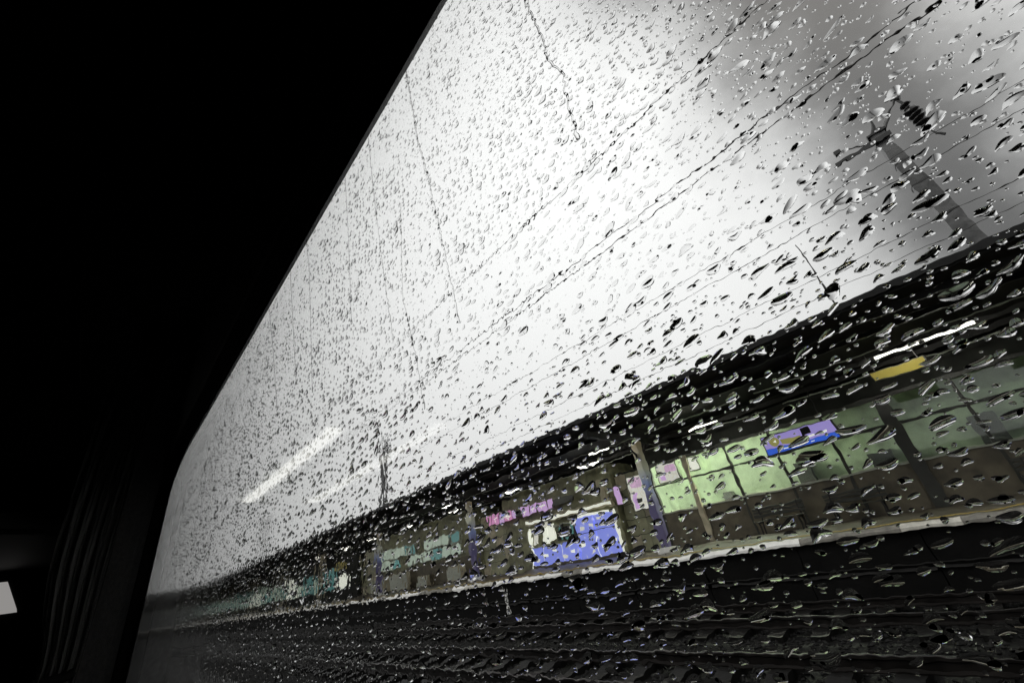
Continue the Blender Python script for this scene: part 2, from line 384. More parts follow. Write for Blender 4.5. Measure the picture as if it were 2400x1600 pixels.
# thin conduits and light rails under the roof
for y, z in ((14.0, CZ - .43), (16.9, CZ - .43)):
    for k in range(30):
        x0 = 8 - k * 4.0
        MB().tube([(x0 - 3.4, y, z), (x0, y, z)], 0.018, 6).build('conduit', SILL, can)
B('back_wall', FASCIA, can, -165, 20, 23.0, 23.2, PZ + 0.002, CZ - 0.003)

# lamps hanging below the roof
def lamp(x, y, z, lb, ln=1.05):
    t = thing('fluorescent_lamp', lb, 'lamp', (x, y, z), 'fluorescent lamps under the canopy')
    MB().prism([(0, -.09, .03), (0, .09, .03), (0, .05, .09), (0, -.05, .09)], (-ln / 2, 0, 0), (ln / 2, 0, 0)).build('housing', STEELD, t)
    MB().tube([(-ln / 2 + .03, 0, 0), (ln / 2 - .03, 0, 0)], 0.026, 10).build('tube', LAMPW, t)
    for s in (-.3, .3):
        MB().tube([(s * ln, 0, .088), (s * ln, 0, CZ - .004 - z)], 0.008, 6).build('hanger', STEELD, t)
lamp(0.10, 15.0, 5.14, 'bright fluorescent lamp under the canopy above the yellow sign, left of a touching pair')
lamp(-9.7, 14.1, 5.10, 'fluorescent lamp added under the canopy to brighten the violet column, left of its top')  # extra lamp, added to brighten the column top
lamp(-20.9, 14.1, 5.10, 'fluorescent lamp added under the canopy to brighten the second violet column')  # extra lamp, added for the second column likewise
lamp(1.20, 15.0, 5.14, 'bright fluorescent lamp under the canopy, rightmost, end to end with its twin')
for k, x in enumerate((-6.0, -11.7, -17.0, -22.8, -28.5, -34.5, -40.0, -46.0, -58.0, -70.0)):
    lamp(x, 15.9, 5.10, 'thin fluorescent lamp in the far row under the canopy, number %s from the right' % ['one', 'two', 'three', 'four', 'five', 'six', 'seven', 'eight', 'nine', 'ten'][k], 1.2)

# ------------------------------------------------------------------ waiting room with green lit glazing
wr = thing('waiting_room', 'waiting room with two rows of green lit panes above brown wall', 'building', (0, 0, 0))
WY = 18.0
mx_ = [-9.87 + 1.77 * k for k in range(12)]
z0, z1, z2, z3 = PZ + 0.003, PZ + 1.36, PZ + 2.51, PZ + 3.38
for a, b in zip(mx_[:-1], mx_[1:]):
    B('wall_panel', WAIN, wr, a + .012, b - .012, WY, WY + .10, z0, z1 - .06)
    for zz0, zz1 in ((z1, z2), (z2, z3)):
        p = B('window_pane', CLEAR, wr, a + .045, b - .045, WY + .05, WY + .056, zz0 + .04, zz1 - .04)
for i, x in enumerate(mx_):
    wd = .17 if i == 5 else (.10 if i in (1,) else .042)
    MB().bevbox(0, 0, 0, 0, 0, 0) if False else None
    MB().prism([(-wd, 0, 0), (wd, 0, 0), (wd, .12, 0), (-wd, .12, 0)], (x, WY - .03 - (.10 if wd > .05 else 0), z0), (x, WY - .03 - (.10 if wd > .05 else 0), z3 + .05)).build('mullion', CREAM if i == 1 else FRAME, wr)
B('sill', SILL, wr, mx_[0] - .1, mx_[-1], WY - .06, WY + .12, z1 - .058, z1 - .001)
B('transom', FRAME, wr, mx_[0], mx_[-1], WY - .028, WY + .088, z2 - .035, z2 + .035)
B('head_rail', FRAME, wr, mx_[0], mx_[-1], WY - .028, WY + .088, z3 - .03, z3 + .09)
B('fascia', FASCIA, wr, mx_[0] - .1, mx_[-1], WY - .05, WY + .15, z3 + .092, CZ - .17)
B('back_wall', GREEN, wr, mx_[0], mx_[-1], WY + 1.7, WY + 1.8, z0, z3 + .3)
B('side_wall', GREEN, wr, mx_[0] - .1, mx_[0] - .005, WY + .12, WY + 1.9, z0, z3 + .3)
B('room_ceiling', GREEN, wr, mx_[0], mx_[-1], WY + .16, WY + 1.695, z3 + .31, z3 + .36)
B('room_floor', ROOMFL, wr, mx_[0], mx_[-1], WY + .105, WY + 1.695, z0 + .002, z0 + .02)
for x, ln in ((-8.9, 1.7), (-6.9, 1.7)):
    B('ceiling_lamp', ROOML, wr, x - ln / 2, x + ln / 2, WY + .85, WY + 1.0, z3 + .24, z3 + .30)
# things standing inside against the back wall
for x, h, wdt in ((-4.3, 2.2, .5), (-1.9, 1.9, .7), (0.9, 2.3, .6), (-7.4, 1.7, .4)):
    B('shelf_unit', FRAME, wr, x - wdt / 2, x + wdt / 2, WY + 1.35, WY + 1.69, z0 + .022, PZ + h)
# benches
def bench(x, lb):
    t = thing('bench', lb, 'bench', (x, WY - .75, PZ), 'benches below the green panes')
    for k in range(4):
        MB().bevbox(-.85, .85, -.20 + k * .105, -.11 + k * .105, .41, .445, .008).build('seat_slat', FRAME, t)
    for k in range(3):
        MB().bevbox(-.85, .85, .235 + k * .02, .26 + k * .02, .55 + k * .12, .64 + k * .12, .008).build('back_slat', FRAME, t)
    for s in (-.65, .65):
        MB().prism([(0, -.18, .003), (0, -.12, .003), (0, -.12, .37), (0, .19, .37), (0, .22, .003), (0, .27, .003), (0, .30, .88), (0, .265, .88), (0, .225, .405), (0, -.18, .405)], (s - .02, 0, 0), (s + .02, 0, 0)).build('leg', STEELD, t)
bench(-5.2, 'slatted platform bench below the brightest green panes')
bench(-2.9, 'slatted platform bench below the hanging blue sign')
bench(1.6, 'slatted platform bench right of the dark post at the green panes')
# posters in the first bays
def board(name, lb, cat, x, y, z, wd, h, m, fm=FRAME, group=None, th=.05):
    t = thing(name, lb, cat, (x, y, z), group)
    B('frame', fm, t, -wd / 2 - .035, wd / 2 + .035, 0, th, -.035, h + .035)
    B('face', m, t, -wd / 2, wd / 2, -.012, -.001, 0, h)
    return t
p = board('poster', 'pink and white poster in the top pane beside the violet column', 'poster', -9.0, WY - .10, z2 + .08, .95, .72, PAPER)
B('print', PAPERP, p, -.1, .42, -.018, -.0125, .35, .66); B('print', LILAC, p, -.40, -.18, -.018, -.0125, .1, .3)
p = board('poster', 'tall white poster with pink top left of the violet column', 'poster', -10.75, WY - .10, PZ + 1.75, .8, 1.45, PAPER)
B('print', PAPERP, p, -.3, .3, -.018, -.0125, .95, 1.35); B('print', FRAME, p, -.2, .05, -.018, -.0125, .3, .42); B('print', LILAC, p, -.32, -.1, -.018, -.0125, .05, .7)
board('poster', 'narrow white notice between the kiosk and the tall poster', 'poster', -11.85, WY - .10, PZ + 2.2, .3, .75, LILAC)
board('poster', 'small white notice stuck at the corner of the green panes', 'poster', -7.75, WY - .10, z2 + .25, .34, .52, WHITEL)

# hanging sign in front of the green panes
sg = thing('hanging_sign', 'lit violet hanging sign with yellow print and deep blue lower strip', 'sign', (-3.2, 15.6, PZ + 2.30))
B('case', FRAME, sg, -1.06, 1.06, 0, .16, -.03, .58)
B('face', VIOL, sg, -1.02, 1.02, -.012, -.001, .16, .55)
B('lower_strip', BLUED, sg, -1.02, 1.02, -.014, -.001, 0, .155)
MB().tube([(-.66, -.0125, .34), (-.66, -.02, .34)], .15, 24).build('emblem', OLIVE, sg)
MB().tube([(-.66, -.0205, .34), (-.66, -.024, .34)], .07, 3).build('emblem_mark', WHITEL, sg)
B('print', OLIVE, sg, -.48, .1, -.018, -.0125, .20, .36)
B('pictogram', BLACK, sg, .16, .38, -.018, -.0125, .33, .52)
for k in range(7):
    B('lettering', WHITEL, sg, -.02 + k * .125, .06 + k * .125 + .02 * (k % 3), -.022, -.0185, .215, .275)
for k in range(5):
    B('lettering', WHITEL, sg, -.5 + k * .2, -.4 + k * .2, -.018, -.0145, .055, .085)
for s in (-.8, .8):
    MB().tube([(s, .08, .58), (s, .08, CZ - PZ - 2.30 - .003)], .015, 8).build('hanger', STEELD, sg)
ys = thing('hanging_sign', 'yellow lit box sign hanging under the bright pair of lamps', 'sign', (-0.1, 15.5, 4.62))
B('case', FRAME, ys, -.62, .62, 0, .12, -.02, .27); B('face', YELL, ys, -.60, .60, -.01, -.001, 0, .25)
for s in (-.5, .5):
    MB().tube([(s, .06, .27), (s, .06, CZ - 4.62 - .003)], .012, 8).build('hanger', STEELD, ys)
es = thing('hanging_sign', 'small yellow lit sign hanging far left under the canopy', 'sign', (-41.0, 16.0, PZ + 2.35))
B('case', FRAME, es, -.85, .85, 0, .14, -.03, .60); B('face', YELL, es, -.82, .82, -.012, -.001, 0, .57); B('print', FRAME, es, -.6, .1, -.018, -.0125, .15, .40); B('print', FRAME, es, .3, .5, -.018, -.0125, .1, .5)
for s in (-.6, .6):
    MB().tube([(s, .07, .6), (s, .07, CZ - PZ - 2.35 - .003)], .015, 8).build('hanger', STEELD, es)

# ------------------------------------------------------------------ kiosk with blue lit front
ki = thing('kiosk', 'station kiosk with blue lit front panels and cream lintel', 'kiosk', (0, 0, 0))
B('wall', OLIVEW, ki, -20.6, -12.2, WY + .12, WY + 2.5, PZ + .003, CZ - .17)
B('plinth', WAIN, ki, -18.6, -12.3, WY - .02, WY + .118, PZ + .004, PZ + .12)
xs = [-18.45, -17.55, -16.2, -15.0]
for a, b in zip(xs[:-1], xs[1:]):
    B('counter_panel', BLUEL, ki, a + .02, b - .02, WY, WY + .115, PZ + .13, PZ + 1.02)
for a, b in ((-14.98, -13.75), (-13.73, -12.5)):
    B('counter_panel', BLUEL, ki, a + .015, b - .015, WY, WY + .115, PZ + .13, PZ + 1.26)
    B('display_panel', BLUEL, ki, a + .015, b - .015, WY, WY + .115, PZ + 1.30, PZ + 2.0)
for x in (-18.5, -12.46):
    B('frame_post', WHITEL, ki, x - .04, x + .04, WY - .03, WY + .118, PZ + .004, PZ + 2.1)
B('counter_top', SILL, ki, -18.45, -15.0, WY - .12, WY + .118, PZ + 1.022, PZ + 1.07)
for a, b, z, zz, m in ((-18.3, -17.9, 1.2, 2.05, PAPER), (-17.5, -17.1, 1.15, 2.0, WHITEL), (-17.05, -16.5, 1.25, 2.05, WHITEL), (-17.45, -17.0, 2.03, 2.2, PAPER)):
    B('notice', m, ki, a, b, WY + .06, WY + .117, PZ + z, PZ + zz)
for k in range(7):
    B('product_row', TEALL if k % 2 else FRAME, ki, -16.4 + k * .2, -16.26 + k * .2, WY + .05, WY + .117, PZ + 1.15, PZ + 1.65 + .1 * (k % 3))
B('shelf', SILL, ki, -16.45, -15.02, WY + .0, WY + .117, PZ + 1.86, PZ + 1.93)
for k in range(9):                                   # printed price rows and pale labels on the lit front
    x = -18.2 + k * .66
    B('label', WHITEL if k % 3 else PAPER, ki, x, x + .22 + .1 * (k % 2), WY - .012, WY - .001, PZ + .32 + .18 * (k % 3), PZ + .45 + .18 * (k % 3))
for a, z in ((-14.7, 1.42), (-14.1, 1.5), (-13.4, 1.45), (-12.9, 1.62), (-14.5, 1.72), (-13.5, 1.75)):
    B('label', PAPER, ki, a, a + .3, WY - .012, WY - .001, PZ + z, PZ + z + .12)
B('top_band', WHITEL, ki, -14.98, -12.52, WY - .02, WY + .115, PZ + 2.01, PZ + 2.10)
for x in (-17.55, -16.2, -13.74):
    B('panel_joint', WHITEL, ki, x - .015, x + .015, WY - .008, WY + .11, PZ + .13, PZ + 1.015)
B('lintel', CREAM, ki, -18.6, -12.3, WY - .10, WY + .118, PZ + 2.20, PZ + 2.50)
B('lintel_glow_strip', WHITEL, ki, -18.5, -12.4, WY - .115, WY - .103, PZ + 2.27, PZ + 2.41)  # glowing strip added so the cream lintel looks bright
B('cream_post', CREAM, ki, -12.9, -12.55, WY - .12, WY + .1, PZ + 2.52, PZ + 3.5)
sgn = thing('shop_sign', 'row of pink and lilac lit sign squares above the kiosk', 'shop sign', (0, WY - .25, PZ + 2.78))
B('mounting_rail', FRAME, sgn, -21.9, -14.6, .05, .12, .1, .4)
xx = -21.7
for k, (wd, h, m) in enumerate([(.25, .55, PINKL), (.62, .58, PINKL), (.22, .5, LILAC), (.75, .5, PINKL), (.30, .48, LILAC), (.62, .5, LILAC), (.55, .5, LILAC), (.7, .46, LILAC), (.3, .5, LILAC)]):
    q = B('sign_square', m, sgn, xx, xx + wd, 0, .048, 0, h)
    if wd > .5:
        B('sign_mark', WHITEL, q, xx + .12, xx + wd - .12, -.008, -.001, h * .45, h * .55); B('sign_mark', WHITEL, q, xx + wd * .48, xx + wd * .56, -.008, -.001, h * .15, h * .40)
    xx += wd + (.12 if k != 4 else .45)

for x0, x1, lb in ((-12.15, -9.99, 'olive tiled wall in the gap right of the kiosk'), (-23.55, -20.65, 'olive tiled wall in the gap left of the kiosk'), (-41.95, -38.05, 'olive tiled wall left of the far shop')):
    tw = thing('tiled_wall', lb, 'wall', (x0, WY + .5, PZ), 'tiled walls between the shops'); tw['kind'] = 'thing'
    B('backing', FASCIA, tw, 0, x1 - x0, .03, .2, .003, 3.6)
    nx = 4 if x1 - x0 < 3.5 else 6
    tw_ = (x1 - x0) / nx
    for i in range(nx):
        for j in range(5):
            B('tile', TILEM if (i + j) % 4 else CREAM, tw, i * tw_ + .012, (i + 1) * tw_ - .012, 0, .029, .02 + j * .7, .02 + (j + 1) * .7 - .024)
# ------------------------------------------------------------------ far shop row
sh = thing('shop_building', 'far shop with grey green lit window panes left of kiosk', 'building', (0, 0, 0))
B('wall', OLIVEW, sh, -38.0, -23.6, WY + .12, WY + 2.5, PZ + .003, CZ - .17)
B('wainscot', WAIN, sh, -38.0, -23.6, WY + .02, WY + .118, PZ + .004, PZ + 1.35)
k = 0
for x in np.arange(-37.4, -25.4, 1.22):
    for z in (1.55, 2.32):
        k += 1
        if k in (7, 12): continue
        fr = B('window_frame', SILL, sh, x, x + 1.14, WY - .02, WY + .118, PZ + z, PZ + z + .72)
        B('pane', GRYL if k % 5 else TEALL, fr, x + .05, x + 1.09, WY - .03, WY - .021, PZ + z + .05, PZ + z + .67)
for x, wd, h in ((-36.5, 2.2, 1.1), (-33.2, 2.6, 1.2), (-25.5, 1.5, .9), (-29.6, 1.2, .7)):
    cb = thing('cabinet', {-36.5: 'low pale cabinet in front of the far shop, leftmost', -33.2: 'wide pale cabinet below the grey green panes', -25.5: 'pale box standing by the second violet column', -29.6: 'small low cabinet in front of the far shop'}[x], 'cabinet', (x, WY - .6, PZ + .003), 'pale cabinets in front of the far shop')
    B('body', CREAM, cb, -wd / 2, wd / 2, 0, .5, .05, h); B('foot_rail', FRAME, cb, -wd / 2 + .03, wd / 2 - .03, .03, .47, 0, .048)
    for i in range(2):
        B('door', SILL, cb, -wd / 2 + .04 + i * wd / 2, -.04 + i * wd / 2, -.014, -.001, .1, h - .06)
sh2 = thing('shop_building', 'farthest lit shopfront near the left end of the platform', 'building', (0, 0, 0))
B('wall', FASCIA, sh2, -120.0, -42.0, WY + .12, WY + 2.5, PZ + .003, CZ - .17)
for k, x in enumerate(np.arange(-118, -44, 3.1)):
    h = [1.9, 1.5, 2.1, 1.2][k % 4]
    fr = B('window_frame', FRAME, sh2, x, x + 2.5, WY - .02, WY + .118, PZ + .8, PZ + .9 + h)
    B('pane', [TEALL, GRYL, TEALL, WHITEL, GRYL][k % 5], fr, x + .1, x + 2.4, WY - .03, WY - .021, PZ + .9, PZ + .8 + h)

fh = thing('closing_hall', 'far dark hall added to block the bright sky at the left end', 'building', (-172, 0, 0))  # added hall, blocks the bright open end beyond the platform
B('wall', mat('grey_hall_wall', (0.16, 0.16, 0.16), 0.8, var=0.3, scale=.4), fh, -6, 0, -60, 80, -.2, 8.2)
MB().prism([(-7, 0, 8.202), (.6, 0, 8.202), (-3.2, 0, 10.2)], (0, -61, 0), (0, 81, 0)).build('roof', STEELD, fh)
for k in range(28):
    y = -58 + k * 4.9
    f_ = B('window', SILL, fh, .001, .05, y, y + 3.0, 4.6, 6.8); B('pane', FRAME, f_, .051, .07, y + .15, y + 2.85, 4.75, 6.65)
# ------------------------------------------------------------------ overhead masts and wires
def mast(x, lb):
    t = thing('overhead_mast', lb, 'mast', (x, 11.95, CZ + .24), 'overhead line masts at the canopy edge')
    H = 7.7 + CAMZ - CZ - .24
    p0, p1 = .155, .12
    MB().add([(-p0, -p0, .003), (p0, -p0, .003), (p0, p0, .003), (-p0, p0, .003), (-p1, -p1, H), (p1, -p1, H), (p1, p1, H), (-p1, p1, H)],
             [(3, 2, 1, 0), (4, 5, 6, 7), (0, 1, 5, 4), (1, 2, 6, 5), (2, 3, 7, 6), (3, 0, 4, 7)]).build('post', MASTM, t)
    for z in (H - .25, H - 1.05, H - 1.75, H - 2.7):
        q = p0 + (p1 - p0) * z / H + .008
        MB().box(-q, q, -q, q, z, z + .045).build('band', MASTD, t)
    MB().box(-.17, .17, -.17, .17, H + .002, H + .05).build('cap', MASTD, t)
    MB().tube([(-.02, 0, H + .05), (.05, -.03, H + .30), (.12, -.05, H + .55)], [.06, .04, .025], 8).build('top_spike', MASTD, t)
    MB().tube([(0, 0, H - .12), (.40, -.03, H + .36), (.66, -.05, H + .62)], [.04, .032, .028], 8).build('outreach_arm', MASTM, t)
    MB().tube([(.60, -.05, H + .66), (.72, -.05, H + .58)], .06, 8).build('arm_head', MASTD, t)
    ins = MB().tube([(.66, -.05, H + .60), (.74, -.05, H - .85)], .022, 8).build('insulator_string', MASTD, t)
    for k, (dz, rr) in enumerate(((.28, .10), (.18, .05), (.05, .135), (-.09, .14), (-.23, .14), (-.37, .14), (-.51, .13))):
        c = np.array((.70 - dz * .05, -.05, H + dz)); d = np.array((0, 0, 1.0))
        MB().tube([c - d * .045, c - d * .012, c + d * .02, c + d * .045], [rr * .45, rr, rr * .9, rr * .35], 14).build('insulator_disc', PORC, ins)
    MB().tube([(.74, -.05, H - .85), (.80, -.06, H - .95)], .04, 8).build('wire_clamp', MASTD, ins)
    MB().tube([(-.16, 0, H - .1), (-.75, -.12, H + .12)], .018, 6).build('bracket_arm', MASTM, t)
    MB().box(-.85, -.70, -.2, -.05, H + .06, H + .20).build('bracket_box', MASTD, t)
    MB().box(-.95, .18, -.19, -.16, H - .25, H - .17).build('crossarm', MASTD, t)
    return t
mast(2.15, 'grey steel overhead mast with stacked disc insulator at upper right')
mast(-24.3, 'distant overhead mast with short crossarm rising above the canopy')
mast(-50.5, 'farthest overhead mast, small above the left end of the canopy')
WL = [('highest overhead wire, steepest across the middle of the sky', 2.9, 1.20, .006),
      ('upper wire of the close pair crossing to the upper right corner', 5.9, .872, .010),
      ('lower wire of the close pair crossing to the upper right corner', 6.2, .838, .010),
      ('overhead wire passing behind the big raindrop in the middle', 9.3, .583, .006),
      ('overhead wire meeting the insulator on the right mast', 9.6, .535, .007),
      ('low overhead wire crossing the foot of the right mast', 10.9, .425, .006),
      ('lowest overhead wire close above the canopy gutter', 11.2, .383, .006)]
for lb, y, sl_, r in WL:
    pts = []
    for k in range(61):
        x = 14 - k * 2.6
        sag = 0.10 * (1 - ((x - 2.15) / 13.2 % 2 - 1) ** 2)
        pts.append((x, y, CAMZ + sl_ * y - sag * (.4 if y > 3 else .2)))
    tag(MB().tube(pts, r, 6).build('overhead_wire', WIREM), lb, 'wire', 'overhead wires above the tracks')
rd = thing('roof_rod', 'thin upright rod standing on the canopy edge below the wires', 'rod', (-0.4, 12.05, CZ + .2))
MB().tube([(0, 0, .06), (0, 0, 2.2)], [.022, .014], 8).build('rod', WIREM, rd); MB().tube([(0, 0, 0.05), (0, 0, .14)], [.10, .05], 10).build('foot', EDGEM, rd)
mp_ = thing('marker_post', 'short white banded marker post at the foot of the platform', 'post', (-13.0, 11.05, -.05))
for k in range(6):
    MB().tube([(0, 0, .25 + k * .13), (0, 0, .345 + k * .13)], .028, 8).build('white_band', COPE, mp_)
MB().tube([(0, 0, -.1), (0, 0, 1.03)], .024, 8).build('post', FRAME, mp_)

# ------------------------------------------------------------------ the train carriage around the camera
tr = thing('train_carriage', 'dark train carriage interior framing the rain covered window', 'train carriage', (0, 0, CAMZ))
GY = 0.16                                    # inner face of the glass
XR, XL, ZT, ZB = 1.3, -2.32, 0.612, -0.42     # window opening, relative to the camera height
def outline(g=0.0, n=12):
    """rounded window outline grown by g, counter-clockwise seen from inside, as (x, z)"""
    pts = []
    def corner(cx, cz, rx, rz, a0):
        for i in range(n + 1):
            a = math.radians(a0 + 90 * i / n)
            pts.append((cx + rx * math.cos(a), cz + rz * math.sin(a)))
    xl, xr, zt, zb = XL - g, XR + g, ZT + g, ZB - g
    rx, rz = .42 + g, .15 + g
    corner(xr - rx, zt - rz, rx, rz, 0); corner(xl + rx, zt - rz, rx, rz, 90); corner(xl + rx, zb + rz, rx, rz, 180); corner(xr - rx, zb + rz, rx, rz, 270)
    return pts
def ring(levels, name, m, parent):
    """skin between successive outlines, each (grow, y)"""
    b = MB(); vs = []; n = 0
    for gq, y in levels:
        o = outline(gq); n = len(o)
        vs += [(p[0], y, p[1]) for p in o]
    fs = []
    for k in range(len(levels) - 1):
        for i in range(n):
            j = (i + 1) % n
            fs.append((k * n + i, k * n + j, (k + 1) * n + j, (k + 1) * n + i))
    b.add(vs, fs)
    return b.build(name, m, parent)
ol = outline(.012)
n = len(ol)
pane = MB().add([(p[0], GY, p[1]) for p in ol] + [(p[0], GY + .005, p[1]) for p in ol],
                [tuple(range(n)), tuple(range(2 * n - 1, n - 1, -1))] + [(i, i + n, (i + 1) % n + n, (i + 1) % n) for i in range(n)]).build('window_pane', PANE, tr)
ring([(.0, GY - .0012), (-.030, GY - .0012), (-.030, GY - .0006), (.0, GY - .0006), (.0, GY - .0012)], 'tinted_border', TINT, pane)
ring([(.0, GY + .0058), (.0, GY - .004), (.004, GY - .008), (.024, GY - .036), (.034, GY - .040), (.034, GY + .0058), (.0, GY + .0058)], 'window_gasket', BLACK, tr)
# side wall as a ring from the gasket to the wall edges
def wall_ring(y, yo, ext, name, m):
    o = outline(.0338); vs = [(p[0], y, p[1]) for p in o]
    x0, x1, za, zb = ext
    cx, cz = (x0 + x1) / 2, (za + zb) / 2
    wv = []
    for p in outline(.0338):
        dx, dz = p[0] - (XL + XR) / 2, p[1] - (ZT + ZB) / 2
        s = min(((x1 - (XL + XR) / 2) / dx) if dx > 1e-6 else ((x0 - (XL + XR) / 2) / dx if dx < -1e-6 else 1e9), ((zb - (ZT + ZB) / 2) / dz) if dz > 1e-6 else ((za - (ZT + ZB) / 2) / dz if dz < -1e-6 else 1e9))
        wv.append(((XL + XR) / 2 + dx * s, yo, (ZT + ZB) / 2 + dz * s))
    n = len(o)
    return MB().add(vs + wv, [(i, (i + 1) % n, (i + 1) % n + n, i + n) for i in range(n)]).build(name, m, tr)
wall_ring(GY - .038, GY - .038, (-4.6, 3.6, -.70, 1.36), 'inner_wall_panel', PANEL)
wall_ring(GY + .0062, GY + .0062, (-14.0, 13.0, -.95, 2.0), 'outer_body_side', TRAINP)
# cabin shell: ceiling, floor, far wall, end walls
CT = 1.45
B('cabin_ceiling', CEILM, tr, -13.9, 3.05, -3.2, .12, CT, CT + .05)
B('cabin_floor', PANEL, tr, -13.9, 3.05, -3.2, .168, -.72, -.66)
B('cabin_far_wall', PANEL, tr, -13.9, 3.05, -3.26, -3.202, -.72, 1.5)
B('cabin_end_wall', BLACK, tr, -13.98, -13.9, -3.2, .168, -.72, 1.5)
B('cabin_rear_wall', PANEL, tr, 3.05, 3.12, -3.2, .168, -.72, 1.5)
B('cabin_side_wall', PANEL, tr, -13.9, -2.70, .10, .168, -.70, 1.45)
B('train_roof', TRAINP, tr, -14.0, 6.0, -3.3, .170, 1.96, 2.06)
MB().prism([(-2.70, .1215, 0), (-2.70, .05, 0), (-2.62, -.03, 0), (-2.40, .1, 0), (-2.354, .1215, 0)], (0, 0, -.70), (0, 0, 1.16)).build('pillar_trim', mat('grey_pillar_trim', (0.60, 0.59, 0.58), 0.7, var=0.2, scale=60, bump=0.2, bscale=300), tr)
MB().prism([(0, .119, 1.17), (0, .119, 1.45), (0, -.35, 1.45), (0, -.33, 1.40), (0, -.04, 1.28)], (-13.9, 0, 0), (3.05, 0, 0)).build('ceiling_cove', PANEL, tr)
# ceiling light strips and ceiling arch that shows in the glass
for y, segs in ((-1.12, ((-4.0, -7.4),)), (-2.10, ((-3.6, -7.6),))):
    for a, b in segs:
        l = B('ceiling_light_strip', CABINL, tr, b, a, y - .085, y + .085, CT - .05, CT - .006)
        B('strip_rim', PANEL, l, b - .02, a + .02, y - .105, y - .088, CT - .055, CT - .002); B('strip_rim', PANEL, l, b - .02, a + .02, y + .088, y + .105, CT - .055, CT - .002)
MB().prism([(0, .09, CT - .001), (0, .09, CT - .46), (0, -.1, CT - .40), (0, -.6, CT - .20), (0, -1.5, CT - .14), (0, -2.4, CT - .20), (0, -3.0, CT - .40), (0, -3.19, CT - .46), (0, -3.19, CT - .001)], (-8.2, 0, 0), (-7.75, 0, 0)).build('ceiling_arch', BLACK, tr)
# door at the far end with a lit pane
dr = B('end_door', BLACK, tr, -13.88, -13.84, -2.05, -.93, -.65, 1.40)
MB().prism([(0, -1.95, .68), (0, -1.01, .68), (0, -1.03, .74), (0, -1.29, 1.25), (0, -1.95, 1.25)], (-13.838, 0, 0), (-13.82, 0, 0)).build('door_pane', VESTL, dr)
# seats down the carriage: they only show as reflections in the glass
def seat(x, y, lb):
    t = thing('passenger_chair', lb, 'seat', (x, y, CAMZ - .66), 'rows of train seats')
    MB().bevbox(-.24, .24, -.23, .23, .30, .44, .04).build('cushion', SEATM, t)
    MB().prism([(.20, 0, .42), (.30, 0, .44), (.42, 0, 1.12), (.38, 0, 1.20), (.30, 0, 1.20), (.26, 0, 1.10)], (0, -.22, 0), (0, .22, 0)).build('backrest', SEATM, t)
    MB().bevbox(.26, .36, -.15, .15, .93, 1.14, .03).build('headrest_cover', CEILM, t)
    for s in (-.25, .25):
        MB().bevbox(-.2, .28, s - .025, s + .025, .55, .60, .01).build('armrest', BLACK, t)
    B('pedestal', BLACK, t, -.15, .2, -.2, .2, .002, .298)
for i, x in enumerate((-3.4, -4.4, -5.4)):
    for j, y in enumerate((-.80,)):
        seat(x, y, 'passenger seat number %s along the aisle of the dark carriage%s' % (['one', 'two', 'three', 'four'][i], ['', ''][j]))
# curtain bundle tied beside the pillar
cb = MB(); nf = 120; zt, zb_ = 1.30, -.62
rows = 28
vs = []
for r in range(rows + 1):
    z = zt + (zb_ - zt) * r / rows
    k = 1 - .35 * math.exp(-((z + .1) / .25) ** 2)
    for i in range(nf + 1):
        q = i / nf
        y = .03 - q * .175 * k
        x = -2.52 + (.020 * math.sin(q * 31 + .9 * math.sin(z * 2.6)) + .012 * math.sin(q * 67 + 2.1 * math.sin(z * 4.1 + 1)) + .006 * math.sin(q * 120 + z * 9)) * (.6 + .4 * k) + .05 * (q - .3)
        vs.append((x, y, z))
nv = len(vs)
vs += [(v[0] - .004, v[1], v[2]) for v in vs]
fs = []
w1 = nf + 1
for r in range(rows):
    for i in range(nf):
        a = r * w1 + i
        fs.append((a, a + 1, a + 1 + w1, a + w1)); fs.append((a + nv, a + w1 + nv, a + 1 + w1 + nv, a + 1 + nv))
cu = thing('window_curtain', 'dark pleated curtain gathered beside the train window pillar', 'curtain', (0, 0, CAMZ))
MB().add(vs, fs, True).build('cloth', CLOTH, cu)
MB().tube([(-2.58, .03, -.10), (-2.47, -.02, -.11), (-2.48, -.10, -.12), (-2.58, -.12, -.12)], .018, 8).build('tie_band', BLACK, cu)
MB().tube([(-2.62, .0, 1.31), (2.6, .0, 1.31)], .012, 8).build('curtain_rail', BLACK, cu)

# ------------------------------------------------------------------ rain on the outside of the glass
OY = GY + .0052
def drop(K, rings, hw, ln, bend, H, tilt, fat, wob, sag=.42):
    """closed dome of water: outline along the glass plane (a, b), height outward. Returns V, F, flat mask; local frame x, y(out), z"""
    th = np.arange(K) * 2 * np.pi / K
    rr = 1 + wob[0] * np.cos(2 * th + wob[1]) + wob[2] * np.cos(3 * th + wob[3])
    V = [(.12 * ln, H, -sag * hw)]
    for q in rings:
        a = q * np.cos(th) * ln * rr + (1 - q) * .12 * ln
        b = q * np.sin(th) * hw * rr * (1 + fat * np.cos(th)) + bend * (q * np.cos(th)) ** 2 - (1 - q) * sag * hw
        h = H * (1 - q * q)
        for i in range(K):
            V.append((a[i], h, b[i]))
    V = np.array(V)
    o = len(V)
    V = np.vstack([V, V[-K:]])
    ct, st = math.cos(tilt), math.sin(tilt)
    W = V.copy(); W[:, 0] = V[:, 0] * ct - V[:, 2] * st; W[:, 2] = V[:, 0] * st + V[:, 2] * ct
    F = []
    for i in range(K):
        F.append((0, 1 + (i + 1) % K, 1 + i))
    for r in range(len(rings) - 1):
        p, q = 1 + r * K, 1 + (r + 1) * K
        for i in range(K):
            j = (i + 1) % K
            F.append((p + i, p + j, q + j)); F.append((p + i, q + j, q + i))
    nd = len(F)
    for i in range(1, K - 1):
        F.append((o, o + i, o + i + 1))
    F = np.array(F)
    m = np.zeros(len(F), bool); m[nd:] = True
    return W, F, m

